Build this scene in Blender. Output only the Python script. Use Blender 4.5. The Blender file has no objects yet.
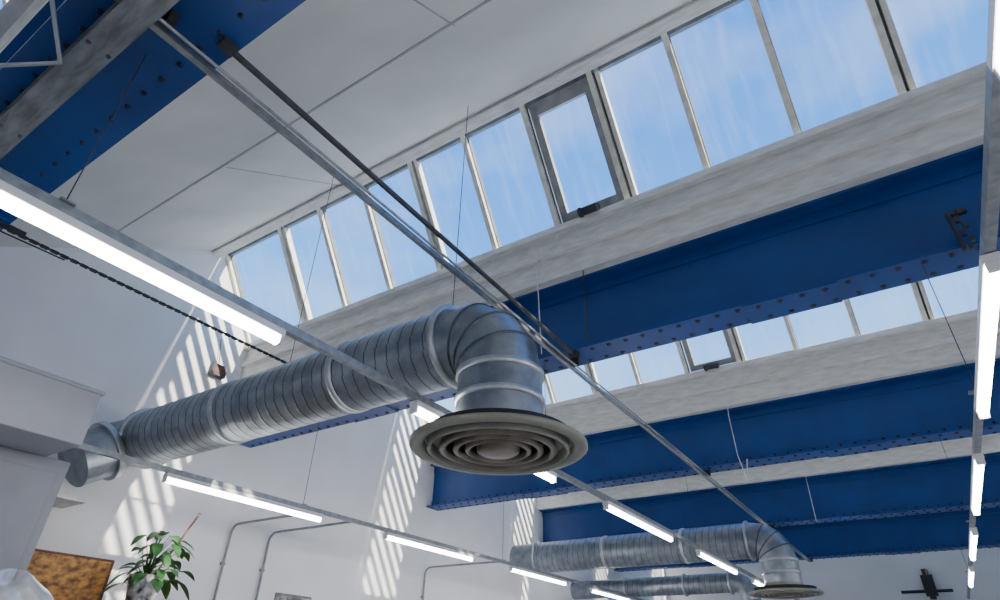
import bpy, math, random
from mathutils import Vector, Matrix
random.seed(4)
S=4.2; XL=-7.4; XR=6.0; CAMH=1.6; FL=-1.6

# ---------------------------------------------------------------- materials
def mat(name,col,rough=.6,metal=0.,noise=None,nscale=4.,bump=0.,emit=None,es=0.,spec=.5,stretch=None):
    m=bpy.data.materials.new(name); m.use_nodes=True
    nt=m.node_tree; b=nt.nodes['Principled BSDF']
    b.inputs['Base Color'].default_value=(*col,1); b.inputs['Roughness'].default_value=rough
    b.inputs['Metallic'].default_value=metal; b.inputs['Specular IOR Level'].default_value=spec
    if emit: 
        b.inputs['Emission Color'].default_value=(*emit,1); b.inputs['Emission Strength'].default_value=es
    if noise or bump:
        tc=nt.nodes.new('ShaderNodeTexCoord'); mp=nt.nodes.new('ShaderNodeMapping')
        if stretch: mp.inputs['Scale'].default_value=stretch
        nt.links.new(tc.outputs['Object'],mp.inputs['Vector'])
        n=nt.nodes.new('ShaderNodeTexNoise'); n.inputs['Scale'].default_value=nscale; n.inputs['Detail'].default_value=6
        nt.links.new(mp.outputs[0],n.inputs['Vector'])
        if noise:
            r=nt.nodes.new('ShaderNodeValToRGB'); r.color_ramp.elements[0].position=.35; r.color_ramp.elements[1].position=.65
            r.color_ramp.elements[0].color=(*noise,1); r.color_ramp.elements[1].color=(*col,1)
            nt.links.new(n.outputs['Fac'],r.inputs[0]); nt.links.new(r.outputs[0],b.inputs['Base Color'])
        if bump:
            bp=nt.nodes.new('ShaderNodeBump'); bp.inputs['Strength'].default_value=bump; bp.inputs['Distance'].default_value=.02
            nt.links.new(n.outputs['Fac'],bp.inputs['Height']); nt.links.new(bp.outputs[0],b.inputs['Normal'])
    return m
M={}
M['wall']=mat('white_wall_paint',(.84,.84,.85),.85,noise=(.78,.78,.79),nscale=1.2,bump=.12)
M['ceil']=mat('ceiling_board',(.80,.79,.74),.9,noise=(.69,.68,.64),nscale=1.1,bump=.08)
M['seam']=mat('ceiling_seam',(.50,.49,.46),.9,noise=(.40,.40,.38),nscale=6)
M['trim']=mat('white_trim_paint',(.86,.86,.83),.6,noise=(.68,.68,.64),nscale=5,stretch=(1,4,4),bump=.08)
M['blue']=mat('blue_gloss_paint',(.005,.062,.28),.42,noise=(.004,.048,.22),nscale=2.5,bump=.05)
M['bluedk']=mat('blue_bolt_paint',(.003,.012,.045),.5,noise=(.002,.008,.03),nscale=9)
M['galv']=mat('galvanised_steel',(.34,.38,.42),.42,.82,noise=(.22,.25,.29),nscale=7,bump=.05)
M['galvs']=mat('galvanised_seam',(.12,.14,.16),.5,.75,noise=(.08,.10,.12),nscale=12)
M['galvr']=mat('galvanised_collar',(.54,.57,.60),.42,.8,noise=(.42,.45,.48),nscale=10)
M['strut']=mat('zinc_strut',(.40,.42,.43),.42,.75,noise=(.28,.30,.31),nscale=20)
M['rail']=mat('runway_rail_paint',(.28,.30,.32),.5,.5,noise=(.14,.15,.16),nscale=5,stretch=(1,5,5),bump=.1)
M['steeld']=mat('dark_steel',(.08,.08,.09),.5,.5,noise=(.05,.05,.06),nscale=14)
M['black']=mat('black_rubber',(.015,.015,.018),.6,noise=(.03,.03,.03),nscale=20)
M['diff']=mat('diffuser_enamel',(.26,.26,.21),.45,.05,noise=(.20,.20,.16),nscale=7)
M['blade']=mat('diffuser_blade',(.25,.215,.18),.30,.8,noise=(.14,.115,.09),nscale=6)
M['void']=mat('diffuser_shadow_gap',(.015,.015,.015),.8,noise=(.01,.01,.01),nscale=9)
M['frame']=mat('cream_window_frame',(.93,.92,.84),.5,noise=(.76,.73,.62),nscale=10)
M['framed']=mat('dark_frame_and_shadow_line',(.20,.21,.22),.6,noise=(.12,.13,.14),nscale=8)  # dark strips beside mullions; on the top rail a painted shadow line
M['grey']=mat('grey_frame_paint',(.38,.39,.39),.6,noise=(.28,.29,.29),nscale=8)
M['floor']=mat('concrete_floor',(.60,.58,.54),.7,noise=(.50,.48,.45),nscale=1.5,bump=.1)
M['body']=mat('white_batten',(.85,.85,.85),.4,noise=(.8,.8,.8),nscale=6)
M['tube']=mat('fluorescent_tube',(1,1,1),.4,noise=(.95,.97,1),nscale=3,emit=(1,.97,.95),es=36)
M['cab']=mat('cupboard_paint',(.38,.39,.42),.6,noise=(.34,.35,.38),nscale=3,bump=.08)
M['cab2']=mat('cupboard_side_paint',(.31,.32,.35),.65,noise=(.26,.27,.30),nscale=3,bump=.08)
M['wood']=mat('orange_printed_board',(.66,.32,.07),.6,noise=(.16,.07,.03),nscale=13,stretch=(1,1,1.6))
M['woodd']=mat('dark_wood',(.20,.09,.045),.6,noise=(.12,.05,.03),nscale=8,stretch=(1,1,5))
M['leaf']=mat('leaf_green',(.06,.21,.045),.4,noise=(.025,.10,.025),nscale=9)
M['pot']=mat('patterned_pot',(.8,.8,.8),.5,noise=(.02,.02,.03),nscale=14)
M['soil']=mat('soil',(.05,.03,.02),.9,noise=(.03,.02,.01),nscale=20)
M['paper']=mat('poster_paper',(.7,.7,.68),.7,noise=(.12,.12,.14),nscale=7)
M['pframe']=mat('poster_frame',(.2,.2,.2),.5,noise=(.12,.12,.12),nscale=9)
M['pvc']=mat('grey_conduit',(.26,.28,.30),.45,.3,noise=(.19,.21,.23),nscale=12)
pb=mat('crumpled_plastic',(.70,.71,.71),.25,noise=(.50,.52,.53),nscale=6,bump=.6)
pb.node_tree.nodes['Principled BSDF'].inputs['Transmission Weight'].default_value=.35
M['bag']=pb
# glass: dirty thin pane
g=bpy.data.materials.new('dirty_window_glass'); g.use_nodes=True; nt=g.node_tree; nt.nodes.clear()
o=nt.nodes.new('ShaderNodeOutputMaterial'); t=nt.nodes.new('ShaderNodeBsdfTransparent'); t.inputs[0].default_value=(.93,.96,.98,1)
d=nt.nodes.new('ShaderNodeBsdfTranslucent'); d.inputs[0].default_value=(.85,.88,.9,1)
mx=nt.nodes.new('ShaderNodeMixShader'); gl=nt.nodes.new('ShaderNodeBsdfGlossy'); gl.inputs['Roughness'].default_value=.08
mx2=nt.nodes.new('ShaderNodeMixShader'); mx2.inputs[0].default_value=.02
tc=nt.nodes.new('ShaderNodeTexCoord'); mp=nt.nodes.new('ShaderNodeMapping'); mp.inputs['Scale'].default_value=(6,.7,.7)
n=nt.nodes.new('ShaderNodeTexNoise'); n.inputs['Scale'].default_value=2.2; n.inputs['Detail'].default_value=8
r=nt.nodes.new('ShaderNodeValToRGB'); r.color_ramp.elements[0].position=.46; r.color_ramp.elements[0].color=(.005,.005,.005,1)
r.color_ramp.elements[1].position=.78; r.color_ramp.elements[1].color=(.16,.16,.16,1)
L=nt.links.new
L(tc.outputs['Object'],mp.inputs[0]);L(mp.outputs[0],n.inputs['Vector']);L(n.outputs['Fac'],r.inputs[0]);L(r.outputs[0],mx.inputs[0])
L(t.outputs[0],mx.inputs[1]);L(d.outputs[0],mx.inputs[2]);L(mx.outputs[0],mx2.inputs[1]);L(gl.outputs[0],mx2.inputs[2]);L(mx2.outputs[0],o.inputs[0])
M['glass']=g

# ---------------------------------------------------------------- mesh builder
class B:
    def __init__(s): s.v=[];s.f=[];s.m=[];s.sm=[];s.mats=[]
    def mi(s,k):
        if k not in s.mats: s.mats.append(k)
        return s.mats.index(k)
    def add(s,vs,fs,k,smooth=False):
        o=len(s.v); s.v+= [tuple(v) for v in vs]; i=s.mi(k)
        for f in fs: s.f.append([o+q for q in f]); s.m.append(i); s.sm.append(smooth)
    def obox(s,c,ax,h,k):
        c=Vector(c); a=[Vector(x).normalized()*hh for x,hh in zip(ax,h)]
        vs=[c+a[0]*i+a[1]*j+a[2]*l for i in(-1,1) for j in(-1,1) for l in(-1,1)]
        fs=[(0,1,3,2),(4,6,7,5),(0,4,5,1),(2,3,7,6),(0,2,6,4),(1,5,7,3)]
        s.add(vs,fs,k)
    def box(s,x0,x1,y0,y1,z0,z1,k):
        s.obox(((x0+x1)/2,(y0+y1)/2,(z0+z1)/2),((1,0,0),(0,1,0),(0,0,1)),((x1-x0)/2,(y1-y0)/2,(z1-z0)/2),k)
    def sweep(s,pts,r,k,n=12,caps=True,smooth=True):
        pts=[Vector(p) for p in pts]; rs=r if isinstance(r,(list,tuple)) else [r]*len(pts)
        ts=[]
        for i in range(len(pts)):
            a=pts[max(0,i-1)]; b=pts[min(len(pts)-1,i+1)]; ts.append((b-a).normalized())
        u=ts[0].orthogonal().normalized(); vs=[]
        for i,p in enumerate(pts):
            if i: 
                q=ts[i-1].rotation_difference(ts[i]); u=q@u
            w=ts[i].cross(u)
            for j in range(n):
                a=2*math.pi*j/n; vs.append(p+(u*math.cos(a)+w*math.sin(a))*rs[i])
        fs=[(i*n+j,i*n+(j+1)%n,(i+1)*n+(j+1)%n,(i+1)*n+j) for i in range(len(pts)-1) for j in range(n)]
        s.add(vs,fs,k,smooth)
        if caps: s.add(vs[:n],[tuple(range(n))[::-1]],k); s.add(vs[-n:],[tuple(range(n))],k)
    def lathe(s,c,prof,k,n=64,smooth=True):   # prof list (r,z) about vertical axis at c
        vs=[];
        for r,z in prof:
            for j in range(n):
                a=2*math.pi*j/n; vs.append((c[0]+r*math.cos(a),c[1]+r*math.sin(a),c[2]+z))
        fs=[(i*n+j,i*n+(j+1)%n,(i+1)*n+(j+1)%n,(i+1)*n+j) for i in range(len(prof)-1) for j in range(n)]
        s.add(vs,fs,k,smooth)
    def dome(s,p,nrm,r,h,k,n=6):
        nrm=Vector(nrm).normalized(); u=nrm.orthogonal().normalized(); w=nrm.cross(u); p=Vector(p)
        vs=[p+(u*math.cos(2*math.pi*j/n)+w*math.sin(2*math.pi*j/n))*r for j in range(n)]
        vs+=[p+nrm*h+(u*math.cos(2*math.pi*j/n)+w*math.sin(2*math.pi*j/n))*r*.6 for j in range(n)]
        fs=[(j,(j+1)%n,n+(j+1)%n,n+j) for j in range(n)]+[tuple(range(n,2*n))]
        s.add(vs,fs,k)
    def done(s,name,parent=None,bevel=0):
        me=bpy.data.meshes.new(name); me.from_pydata(s.v,[],s.f)
        for k in s.mats: me.materials.append(M[k])
        me.polygons.foreach_set('material_index',s.m); me.polygons.foreach_set('use_smooth',s.sm); me.update()
        ob=bpy.data.objects.new(name,me); bpy.context.collection.objects.link(ob)
        if parent: ob.parent=parent
        if bevel:
            mo=ob.modifiers.new('bevel','BEVEL'); mo.width=bevel; mo.segments=2; mo.limit_method='ANGLE'
        return ob
def empty(name):
    e=bpy.data.objects.new(name,None); bpy.context.collection.objects.link(e); e.empty_display_size=.2; return e

# ---------------------------------------------------------------- shell
YN=-8.2; YF=21.45
b=B(); b.box(XL-.3,XR+.3,YN-.3,YF+.3,FL-.1,FL,'floor'); b.done('floor')
prof=[(YN,3.5)]
for k in range(-2,5):
    s=S*k
    prof+=[(.75+s,3.55),(3.5+s,5.27),(3.66+s,5.30),(4.47+s,4.0),(4.6+s,3.55)]
prof=[p for p in prof if p[0]<=YF]
prof=prof+[(YF,3.55)] if prof[-1][0]<YF else prof
def gable(name,x0,x1):
    pts=[(YN,FL)]+prof+[(YF,FL)]
    n=len(pts); vs=[(x0,y,z) for y,z in pts]+[(x1,y,z) for y,z in pts]
    fs=[tuple(range(n))[::-1],tuple(range(n,2*n))]+[(i,(i+1)%n,n+(i+1)%n,n+i) for i in range(n)]
    q=B(); q.add(vs,fs,'wall'); return q.done(name)
gable('wall_left',XL-.25,XL); gable('wall_right',XR,XR+.25)
b=B(); b.box(XL,XR,YF,YF+.25,FL,4.0,'wall'); b.done('wall_back')
b=B(); b.box(XL,XR,YN-.25,YN,FL,4.0,'wall'); b.done('wall_front')

# sawtooth ceiling
b=B()
for k in range(-2,5):
    s=S*k; p0=Vector((0,.72+s,3.46)); p1=Vector((0,3.53+s,5.2)); d=(p1-p0); ln=d.length; d.normalize(); nn=Vector((0,-d.z,d.y))
    c=(p0+p1)/2+nn*.06; c.x=(XL+XR)/2
    b.obox(c,((1,0,0),d,nn),((XR-XL)/2,ln/2,.06),'ceil')
    q=p0+d*ln*.47; q.x=(XL+XR)/2; b.obox(q,((1,0,0),d,nn),((XR-XL)/2,.014,.005),'seam')
    for i in range(4):
        q=p0+d*ln*(.235 if i%2 else .735); q.x=XL+2.6+i*2.9; b.obox(q,((1,0,0),d,nn),(.007,ln*.25,.003),'seam')
b.done('ceiling')

# valley gutter casings, head trims
wn=Vector((0,1.25,.8)).normalized(); wv=Vector((0,-.8,1.25)).normalized(); WL=1.484
ti=1
for k in range(-2,5):
    s=S*k; b=B()
    if k<4:
        b.box(XL,XR,4.40+s,5.0+s,3.40,3.97,'trim')
        b.box(XL,XR,4.35+s,4.41+s,3.66,3.72,'trim')      # ledge
        b.box(XL,XR,4.33+s,4.52+s,3.93,4.01,'trim')      # sill board
    b.box(XL,XR,3.44+s,3.58+s,5.10,5.24,'trim')          # head board
    b.done('trim_%d'%ti,bevel=.006); ti+=1

# windows
MUL=[-6.19+.79*i for i in range(16)]
MUL=[m for m in MUL if m<XR-.2]
ed=[XL+.03]+MUL+[XR-.03]
for wi,k in enumerate(range(-2,5)):
    s=S*k; root=empty('window_%d'%(wi+1))
    b0=Vector((0,4.45+s,4.0)); cx=(XL+XR)/2
    f=B()
    def fb(x,v,n,hx,hv,hn,key): f.obox(b0+Vector((x,0,0))+wv*v+wn*n,((1,0,0),wv,wn),(hx,hv,hn),key)
    fb(cx,.03,0,(XR-XL)/2,.035,.04,'frame'); fb(cx,WL-.03,0,(XR-XL)/2,.05,.04,'framed')  # dark top rail: shadow line above the glass put into its colour
    for i,x in enumerate(ed):
        fb(x,WL/2,-.01,.028,WL/2,.045,'frame')
        if i%3==1: fb(x+.078,WL/2,0,.022,WL/2,.04,'frame'); fb(x+.042,WL/2,.02,.02,WL/2,.02,'framed')
        else: fb(x+.034,WL/2,.02,.007,WL/2,.03,'framed')
    f.done('frame',root)
    g_=B(); vent=None
    for i in range(len(ed)-1):
        x0,x1=ed[i],ed[i+1]
        isv=(abs((x0+x1)/2+1.85)<.3) or (abs((x0+x1)/2-4.5)<.3)
        vs=[b0+Vector((x,0,0))+wv*v+wn*.0 for x,v in((x0,.04),(x1,.04),(x1,WL-.04),(x0,WL-.04))]
        if isv:
            q=B()
            def vb(x,v,hx,hv,hn,key,n=-.02): q.obox(b0+Vector((x,0,0))+wv*v+wn*n,((1,0,0),wv,wn),(hx,hv,hn),key)
            a0,a1=x0+.07,x1-.03; lo,hi=.08,WL-.09
            vb(a0+.04,(lo+hi)/2,.04,(hi-lo)/2,.035,'grey'); vb(a1-.03,(lo+hi)/2,.03,(hi-lo)/2,.035,'grey')
            vb((a0+a1)/2,hi-.07,(a1-a0)/2,.07,.035,'grey'); vb((a0+a1)/2,lo+.04,(a1-a0)/2,.04,.035,'grey')
            vb((a0+a1)/2-.02,lo+.02,.11,.035,.05,'steeld',-.09)
            vb((a0+a1)/2-.10,lo+.02,.015,.05,.02,'steeld',-.13); vb((a0+a1)/2+.07,lo+.02,.015,.04,.02,'steeld',-.13)
            q.done('opening_vent_%d'%i,root)
        g_.add(vs,[(0,1,2,3)],'glass')
    g_.done('glass',root)

# girders
def girder(k):
    s=S*k; b=B(); yc=4.665+s; hw=.165; z0,z1=2.6,3.40; XG=XR-.015; XA=XL+.015
    if k==-1: yc=.49; hw=.30
    b.box(XA,XG,yc-hw,yc+hw,z0,z0+.025,'blue')
    b.box(XA,XG,yc-hw,yc+hw,z1-.025,z1,'blue')
    ws=[0] if k!=-1 else [-.17,.17]
    for w in ws:
        b.box(XA,XG,yc+w-.012,yc+w+.012,z0+.025,z1-.025,'blue')
        for sg in(-1,1):
            b.box(XA,XG,min(yc+w+sg*.012,yc+w+sg*.03),max(yc+w+sg*.012,yc+w+sg*.03),z0+.025,z0+.13,'blue')
            b.box(XA,XG,min(yc+w+sg*.012,yc+w+sg*.03),max(yc+w+sg*.012,yc+w+sg*.03),z1-.13,z1-.025,'blue')
            for x in (-5.0,-.3,3.0): b.box(x-.3,x+.3,min(yc+w+sg*.012,yc+w+sg*.022),max(yc+w+sg*.012,yc+w+sg*.022),z0+.13,z1-.13,'blue')
    for x in (-5.0,-.3,3.0): b.box(x-.35,x+.35,yc-hw+.004,yc+hw-.004,z0-.014,z0,'blue')
    x=XL+.1; i=0; br=.018 if k==-1 else .027
    while x<XR-.05:
        zz=z0-.014 if min(abs(x+5),abs(x+.3),abs(x-3))<.35 else z0
        for yy in (yc-hw*.62,yc+hw*.62): b.dome((x+(0.05 if yy>yc else 0),yy,zz),(0,0,-1),br,.014,'bluedk')
        b.dome((x+.07,yc+ws[0]-.03,z0+.08),(0,-1,0),.022,.014,'bluedk')
        x+=.165; i+=1
    b.done('steel_girder')
for k in (-1,0,1,2,3,-2): girder(k)

# ---------------------------------------------------------------- ducts
def spiral(b,x0,x1,y,z,r,pitch=.12,n=40):
    per=12; tot=int((x1-x0)/pitch*per); vs=[]
    for i in range(tot+1):
        for j in range(n):
            a=2*math.pi*j/n
            ph=(i+per*j/n)%per; rr=r+.0035*max(0,1-abs(ph-6)/1.3)
            vs.append((x0+i*pitch/per,y+rr*math.cos(a),z+rr*math.sin(a)))
    f1=[];f2=[]
    for i in range(tot):
        for j in range(n):
            ph=(i+.5+per*(j+.5)/n)%per
            (f2 if 6.4<ph<7.4 else f1).append((i*n+j,i*n+(j+1)%n,(i+1)*n+(j+1)%n,(i+1)*n+j))
    o=len(b.v); b.add(vs,f1,'galv',True); mi=b.mi('galvs')
    for f in f2: b.f.append([o+q for q in f]); b.m.append(mi); b.sm.append(True)
def collarx(b,x,y,z,r,w,k='galvr'):
    b.sweep([(x-w/2,y,z),(x-w/2+.001,y,z),(x+w/2-.001,y,z),(x+w/2,y,z)],[r-.01,r,r,r-.01],k,40)
def flangex(b,x,y,z,r):
    b.sweep([(x-.02,y,z),(x-.019,y,z),(x+.019,y,z),(x+.02,y,z)],[r,r+.035,r+.035,r],'galvr',40)
def duct(y,z,xe,r,zd,drop_r=.36,x0=-6.85,left=True,diff=True):
    b=B()
    spiral(b,x0,xe-drop_r-.06,y,z,r)
    for xx in (x0+.02,xe-drop_r-.06): flangex(b,xx,y,z,r)
    xx=x0+1.6
    while xx<xe-1: collarx(b,xx,y,z,r+.012,.06); xx+=1.6
    # gored elbow
    cx,cz=xe-drop_r,z-drop_r; N=4
    n=40; rings=[]
    for i in range(N+1):
        th=math.pi/2*i/N; rings.append((cx+drop_r*math.sin(th),cz+drop_r*math.cos(th),th))
    for i in range(N):
        x0_,z0_,t0=rings[i]; x1_,z1_,t1=rings[i+1]
        vs=[]
        for (xx_,zz_,tt) in((x0_,z0_,t0),(x1_,z1_,t1)):
            for j in range(n):
                a=2*math.pi*j/n; rad=r*math.sin(a)
                vs.append((xx_+rad*math.sin(tt),y+r*math.cos(a),zz_+rad*math.cos(tt)))
        b.add(vs,[(j,(j+1)%n,n+(j+1)%n,n+j) for j in range(n)],'galv',True)
        if 0<i:
            dx,dz=math.cos(t0)*.010,-math.sin(t0)*.010
            b.sweep([(x0_-dx,y,z0_-dz),(x0_-dx*.9,y,z0_-dz*.9),(x0_+dx*.9,y,z0_+dz*.9),(x0_+dx,y,z0_+dz)],[r-.002,r+.007,r+.007,r-.002],'galvs',40,caps=False)
    b.sweep([(cx-.07,y,z),(cx,y,z)],[r,r],'galv',40,caps=False)
    b.lathe((xe,y,0),[(r,cz+.001),(r,zd+.10)],'galv',40)
    for zc in (cz,cz-.2): b.lathe((xe,y,zc),[(r,.025),(r+.014,.02),(r+.014,-.02),(r,-.025)],'galvr',40)
    if left:
        b.sweep([(x0+.03,y,z),(x0-.09,y-.01,z-.01),(x0-.17,y-.08,z-.05),(x0-.22,y-.22,z-.14),(x0-.23,y-.38,z-.25),(x0-.23,y-.55,z-.37)],r-.02,'galv',40)
        b.sweep([(x0-.22,y-.26,z-.17),(x0-.22,y-.261,z-.171),(x0-.22,y-.31,z-.205)],[r-.02,r+.02,r+.02],'galvr',40)
    else:
        b.sweep([(XL,y,z),(x0+.02,y,z)],r,'galv',40)
    b.done('spiral_ventilation_duct')
    R=.59
    q=B(); c=(xe,y,zd)
    q.lathe(c,[(r+.004,.16),(r+.02,.10),(.43,.045),(R-.02,.03),(R,.018),(R,.0),(R-.012,-.012),(R-.05,-.014),(R-.085,-.004),(R-.095,.03)],'diff',72)
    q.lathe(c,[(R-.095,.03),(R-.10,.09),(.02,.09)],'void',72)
    for rr,wd,key in ((R-.12,.022,'diff'),(R-.20,.040,'blade'),(R-.29,.036,'blade'),(R-.37,.030,'blade')):
        q.lathe(c,[(rr-.004,.03),(rr,-.020),(rr-wd*.5,-.030),(rr-wd,-.024),(rr-wd-.004,.01),(rr-wd-.010,.07)],key,72)
    q.lathe(c,[(.145,.04),(.14,-.022),(.12,-.034),(.05,-.040),(.004,-.042)],'blade',48)
    q.done('ceiling_air_diffuser')
duct(3.2,2.15,-2.14,.30,1.27)
duct(11.9,2.15,-2.06,.30,1.27,left=False)
# lower feeder duct at the far end
b=B(); spiral(b,-7.0,-3.6,14.6,1.82,.20); b.sweep([(XL,14.6,1.82),(-6.98,14.6,1.82)],.20,'galv',32)
b.sweep([(-3.62,14.6,1.82),(-3.45,14.6,1.82),(-3.33,14.6,1.76),(-3.25,14.6,1.64),(-3.23,14.6,1.45)],.20,'galv',32)
for xx in(-6,-4.6,-3.6): flangex(b,xx,14.6,1.82,.20)
b.done('feeder_air_duct')

# ---------------------------------------------------------------- lighting lines
ZL=1.5
for li,x in enumerate((-5.75,-2.56,.60,3.75)):
    y0,y1=-7.5,16.8
    if li==0: y0=1.9
    b=B()
    b.box(x+.005-.021,x+.005+.021,y0,y1,ZL+.055,ZL+.060,'strut')
    b.box(x-.016,x-.012,y0,y1,ZL+.06,ZL+.10,'strut'); b.box(x+.022,x+.026,y0,y1,ZL+.06,ZL+.10,'strut')
    b.box(x-.016,x+.026,y0,y1,ZL+.098,ZL+.102,'strut')
    yy=[.55,4.6,8.8,13.0,-3.6]
    for y in yy:
        if y<y0 or y>y1: continue
        b.box(x-.045,x+.045,y-.03,y+.03,ZL+.10,ZL+.108,'strut')
        b.sweep([(x+.005,y,ZL+.1),(x+.005,y,2.6)],.003,'steeld',6)
    b.done('suspended_light_trunking')
    y=2.75-3.05*3+(.2 if li==0 else .04)
    while y<16:
        if y>=y0 and y+1.95<y1:
            e=empty('fluorescent_batten_light')
            q=B(); q.box(x-.035,x+.035,y,y+1.95,ZL+.012,ZL+.052,'body')
            for e_ in (y+.0,y+1.93): q.box(x-.03,x+.03,e_,e_+.02,ZL-.035,ZL+.012,'body')
            q.done('housing',e,bevel=.004)
            q=B(); q.sweep([(x,y+.02,ZL-.012),(x,y+1.93,ZL-.012)],.024,'tube',12); q.done('tube',e)
        y+=3.05

# cross conduits and rails (run with the bays)
b=B(); b.sweep([(-2.15,.72,2.575),(-2.20,4.50,2.575)],.018,'steeld',8)
b.box(-2.23,-2.16,4.49,4.57,2.555,2.6,'black'); b.box(-2.18,-2.12,.70,.78,2.56,2.6,'steeld'); b.done('girder_tie_rail')
b=B()
b.box(-2.300,-2.266,-5.0,16.9,2.49,2.494,'strut'); b.box(-2.300,-2.297,-5,16.9,2.494,2.522,'strut'); b.box(-2.269,-2.266,-5,16.9,2.494,2.522,'strut')
b.sweep([(-2.225,-5,2.50),(-2.225,16.9,2.50)],.009,'strut',8)
for k in (-1,0,1,2,3):
    y=4.665+S*k if k!=-1 else .5
    b.box(-2.31,-2.21,y-.02,y+.02,2.522,2.60,'steeld')
b.done('cable_strut_channel')
# black chain-like cable from girder to girder
b=B(); b.box(-4.75,-4.70,.15,.9,2.575,2.6,'black')
y=.8
while y<4.5:
    b.box(-4.728,-4.712,y,y+.05,2.556,2.579,'black'); y+=.07
b.sweep([(-4.72,.3,2.57),(-4.72,4.5,2.57)],.009,'black',6)
b.sweep([(-4.80,.2,2.56),(-4.78,1.2,2.575)],.006,'black',6)
b.done('drag_chain_cable')

# grey runway rail under overhead girder, with its lattice outrigger
b=B()
b.box(XL+.02,3.0,.305,.435,2.38,2.395,'rail'); b.box(XL+.02,3.0,.36,.38,2.395,2.56,'rail'); b.box(XL+.02,3.0,.315,.425,2.56,2.575,'rail')
x=XL+.4
while x<3: 
    b.box(x-.05,x+.05,.32,.42,2.575,2.598,'steeld')
    for yy in(.325,.415): b.dome((x,yy,2.38),(0,0,-1),.012,.010,'steeld')
    x+=.9
b.done('overhead_runway_rail')
b=B()
b.box(-6.5,XR-1,.04,.10,2.36,2.366,'galvr'); b.box(-6.5,XR-1,.04,.046,2.366,2.42,'galvr')
x=-6.5; up=False
while x<4.4:
    y0_,y1_=(.07,.31) if not up else (.31,.07)
    b.sweep([(x,y0_,2.372),(x+.42,y1_,2.372)],.010,'galvr',8); up=not up; x+=.42
b.sweep([(-6.5,-.1,3.2),(XR-1,-.1,3.2)],.022,'galvr',8)
x=-6.5; up=False
while x<4.5:
    b.sweep([(x,.06 if not up else -.1,2.40 if not up else 3.2),(x+.55,-.1 if not up else .06,3.2 if not up else 2.40)],.014,'galvr',8); up=not up; x+=.55
b.done('lattice_truss')

# hanging rods & wires
b=B()
def rod(x,y,z0,z1,r=.0035,k='steeld'): b.sweep([(x,y,z0),(x,y,z1)],r,k,6)
rod(-2.62,3.2,2.46,4.98); rod(-4.6,3.2,2.46,4.98)
b.done('duct_hanger_rod')
b=B()
def wire(pts,r=.006,k='trim'):
    b.sweep(pts,r,k,6)
wire([(-2.45,4.38,3.95),(-2.5,4.34,3.6),(-2.48,4.36,3.3),(-2.5,4.45,2.62)]); wire([(-2.2,4.36,3.95),(-2.42,4.34,3.62),(-2.46,4.36,3.4)])
wire([(-2.0,4.42,3.4),(-2.0,4.42,2.62)],.006,'steeld')
wire([(-1.7,8.5,3.8),(-1.72,8.45,3.2),(-1.7,8.44,2.62),(-1.66,8.55,2.3),(-1.62,8.6,2.6)])
wire([(-1.4,12.7,3.5),(-1.4,12.6,2.5)]); b.done('hanging_cable')
b=B()  # hoist chain clamp on first girder
for i in range(6): b.box(.87+.03*(i%2),.895+.03*(i%2),4.44,4.47,2.54+i*.06,2.585+i*.06,'steeld')
b.box(.84,.96,4.46,4.51,2.86,2.89,'steeld'); b.box(.84,.86,4.46,4.50,2.56,2.86,'steeld'); b.done('girder_clamp')

# wall conduits feeding the trunking
for i,(y,z) in enumerate(((4.85,1.585),(5.45,1.585),(8.8,1.585))):
    b=B(); x=XL+.03
    pts=[(x,y,FL+.05),(x,y,z-.12)]
    for t in range(1,7):
        a=math.pi/2*t/6; pts.append((x+.12-.12*math.cos(a),y,z-.12+.12*math.sin(a)))
    pts.append((-5.78,y,z)); b.sweep(pts,.016,'pvc',10)
    for zz in(-.8,.2,1.1): b.box(x-.03,x+.005,y-.03,y+.03,zz,zz+.03,'pvc')
    b.done('wall_conduit')
b=B(); b.box(XL,XL+.10,3.92,4.13,3.36,3.52,'steeld'); b.box(XL+.10,XL+.105,3.95,4.10,3.39,3.49,'woodd'); 
b.sweep([(XL+.05,4.02,3.52),(XL+.03,3.95,3.9)],.006,'black',6); b.done('wall_junction_box',bevel=.005)
b=B(); b.box(XL,XL+.5,2.45,2.85,1.38,1.41,'trim'); b.box(XL,XL+.03,2.45,2.85,1.41,1.55,'trim'); b.done('duct_support_shelf')

# ---------------------------------------------------------------- left foreground
b=B()
b.box(-6.6,-4.98,-1.5,1.86,FL,1.24,'cab2')
b.box(-6.7,-4.5,-1.6,1.70,1.24,1.62,'cab')
b.box(-6.72,-4.485,-1.6,1.715,1.60,1.63,'cab')
b.box(-4.98,-4.965,-1.4,.05,FL+.1,1.15,'cab2'); b.box(-4.98,-4.965,.1,1.80,FL+.1,1.15,'cab2')
b.box(-4.98,-4.55,.9,2.0,.10,.13,'cab')
b.box(-4.98,-4.6,1.0,1.02,-.06,.10,'cab')
b.done('tall_cupboard',bevel=.008)
# shelving against left wall
b=B()
b.box(XL,-6.2,1.9,4.6,.36,.40,'woodd')
for y in(1.9,3.2,4.56): b.box(XL,-6.2,y,y+.04,FL,.36,'woodd')
for z in(-1.5,-.9,-.3): b.box(XL,-6.22,1.94,4.56,z,z+.03,'woodd')
b.done('tall_shelving_unit',bevel=.004)
b=B(); b.box(-6.65,-6.62,2.3,3.16,.40,.86,'wood'); b.box(-6.66,-6.61,2.28,3.18,.85,.87,'woodd'); b.box(-6.66,-6.61,3.16,3.18,.40,.85,'woodd')
b.box(-6.9,-6.66,2.4,2.43,.40,.43,'woodd'); b.box(-6.9,-6.66,3.0,3.03,.40,.43,'woodd'); b.done('orange_display_board',bevel=.003)
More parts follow.
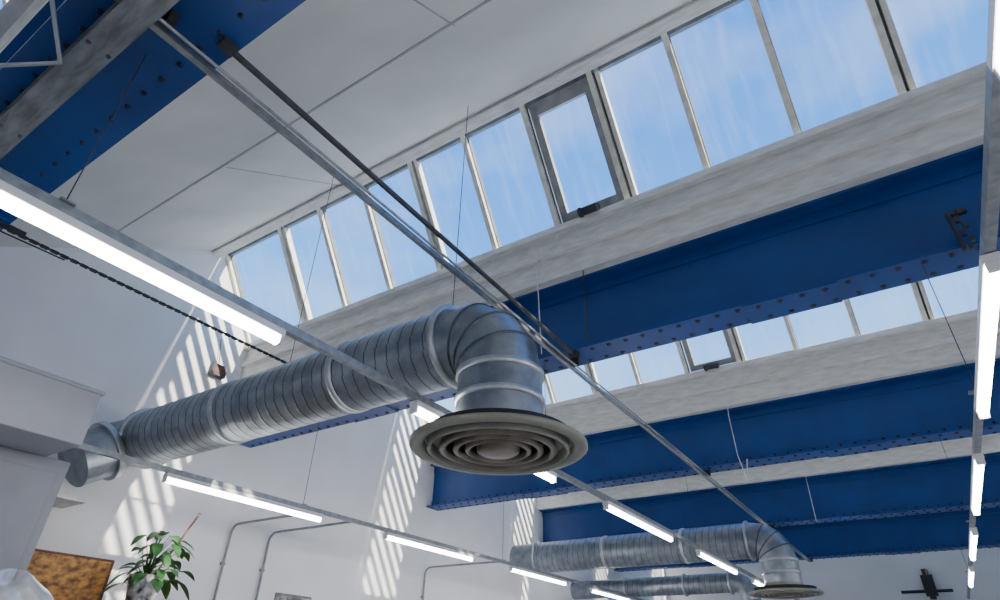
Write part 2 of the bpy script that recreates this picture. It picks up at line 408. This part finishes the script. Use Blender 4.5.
# plant
e=empty('potted_plant'); px=-6.32; py=3.38; pz=.40
b=B(); b.lathe((px,py,pz),[(.0,0),(.10,.0),(.15,.30),(.155,.34),(.14,.34),(.135,.30),(.0,.30)],'pot',28); b.lathe((px,py,pz),[(.13,.305),(.0,.31)],'soil',28); b.done('pot',e)
b=B()
def leaf(b,p,d,ln,w):
    d=Vector(d).normalized(); u=d.cross(Vector((0,0,1))).normalized(); nn=u.cross(d); p=Vector(p); vs=[];N=7
    for i in range(N+1):
        t=i/N; ww=w*math.sin(math.pi*min(1,t*.92+.04))**.8*(1-.35*t)
        c=p+d*ln*t-Vector((0,0,1))*ln*.5*t*t
        vs+=[c-u*ww+nn*.15*ww,c-nn*.12*ww,c+u*ww+nn*.15*ww]
    fs=[]
    for i in range(N):
        for j in(0,1): fs.append((i*3+j,i*3+j+1,i*3+j+4,i*3+j+3))
    b.add(vs,fs,'leaf',True)
for i in range(50):
    a=random.uniform(0,6.28); rr=random.uniform(.05,.28); h=random.uniform(.38,.82)-rr*.5
    tip=Vector((px+rr*math.cos(a)*.6+.04,py+rr*math.sin(a)+.05,pz+h))
    b.sweep([(px,py,pz+.30),(px+rr*.35*math.cos(a),py+rr*.35*math.sin(a),pz+.30+(h-.30)*.6),tip],[.006,.005,.003],'leaf',6)
    leaf(b,tip,(math.cos(a),math.sin(a),random.uniform(-.5,.3)),random.uniform(.11,.18),random.uniform(.05,.08))
b.done('foliage',e)
b=B(); b.sweep([(px,py+.05,pz+.31),(px-.1,py+.42,pz+1.02)],.012,'woodd',8); b.done('support_cane',e)
# plastic bag
b=B(); c=Vector((-4.74,1.72,.27)); n=36; vs=[];fs=[]
for i in range(19):
    ph=math.pi*i/18
    for j in range(n):
        a=2*math.pi*j/n; k=1+.10*math.sin(5*a+3*ph)+.08*math.sin(9*a-7*ph)+random.uniform(-.03,.03)
        vs.append((c.x+.19*k*math.sin(ph)*math.cos(a),c.y+.26*k*math.sin(ph)*math.sin(a),max(.132,c.z+.19*math.cos(ph)*(1+.2*math.sin(4*a)))))
for i in range(18):
    for j in range(n): fs.append((i*n+j,i*n+(j+1)%n,(i+1)*n+(j+1)%n,(i+1)*n+j))
b.add(vs,fs,'bag',True); b.done('crumpled_plastic_bag')
# pictures
for (y,w,top) in ((5.75,.62,.88),(8.0,.4,.86),(9.0,.35,.80)):
    b=B(); b.box(XL,XL+.02,y,y+w,top-.75,top,'pframe'); b.box(XL+.02,XL+.024,y+.03,y+w-.03,top-.72,top-.03,'paper'); b.done('wall_poster',bevel=.002)
# pipe fitting on the far wall
b=B(); b.sweep([(.0,YF-.12,2.0),(.0,YF-.12,2.75)],.08,'black',10); b.sweep([(-.7,YF-.12,2.2),(.5,YF-.12,2.2)],.04,'black',10); b.box(-.14,.14,YF-.22,YF-.01,2.08,2.6,'black'); b.done('valve_pipework')

# ---------------------------------------------------------------- world & sun
w=bpy.data.worlds.new('sky'); bpy.context.scene.world=w; w.use_nodes=True; nt=w.node_tree; nt.nodes.clear(); L=nt.links.new
o=nt.nodes.new('ShaderNodeOutputWorld'); bg=nt.nodes.new('ShaderNodeBackground'); tc=nt.nodes.new('ShaderNodeTexCoord')
sep=nt.nodes.new('ShaderNodeSeparateXYZ'); r=nt.nodes.new('ShaderNodeValToRGB')
r.color_ramp.elements[0].position=.1; r.color_ramp.elements[0].color=(.60,.83,1,1)
r.color_ramp.elements[1].position=.9; r.color_ramp.elements[1].color=(.025,.19,.76,1)
e=r.color_ramp.elements.new(.55); e.color=(.085,.35,.92,1)
n=nt.nodes.new('ShaderNodeTexNoise'); n.inputs['Scale'].default_value=2.6; n.inputs['Detail'].default_value=7
mp=nt.nodes.new('ShaderNodeMapping'); mp.inputs['Scale'].default_value=(1,1,2)
r2=nt.nodes.new('ShaderNodeValToRGB'); r2.color_ramp.elements[0].position=.5; r2.color_ramp.elements[1].position=.85; r2.color_ramp.elements[1].color=(.5,.5,.5,1)
mx=nt.nodes.new('ShaderNodeMixRGB'); mx.inputs[2].default_value=(.75,.88,1,1)
L(tc.outputs['Generated'],sep.inputs[0]);L(sep.outputs['Z'],r.inputs[0]);L(tc.outputs['Generated'],mp.inputs[0]);L(mp.outputs[0],n.inputs['Vector'])
L(n.outputs['Fac'],r2.inputs[0]);L(r2.outputs[0],mx.inputs[0]);L(r.outputs[0],mx.inputs[1]);L(mx.outputs[0],bg.inputs[0]);L(bg.outputs[0],o.inputs[0])
bg.inputs[1].default_value=2.35
sl=bpy.data.lights.new('sun','SUN'); sl.energy=13; sl.angle=.009; sl.color=(1,.92,.74)
so=bpy.data.objects.new('sun',sl); bpy.context.collection.objects.link(so)
so.rotation_euler=Vector((-1,-.05,-.35)).to_track_quat('-Z','Y').to_euler()

# lift everything so that the floor is z=0
for ob in bpy.context.scene.objects:
    if ob.parent is None: ob.location.z+=CAMH
cd=bpy.data.cameras.new('camera'); cd.lens=36*.593; cd.sensor_width=36; cd.clip_start=.05
co=bpy.data.objects.new('camera',cd); bpy.context.collection.objects.link(co)
R=Vector((.8366,.547,.0223)).normalized(); F=Vector((-.4725,.7005,.535)); F=(F-R*F.dot(R)).normalized(); U=R.cross(F)
m=Matrix(((R.x,U.x,-F.x,0),(R.y,U.y,-F.y,0),(R.z,U.z,-F.z,CAMH),(0,0,0,1))); co.matrix_world=m
bpy.context.scene.camera=co
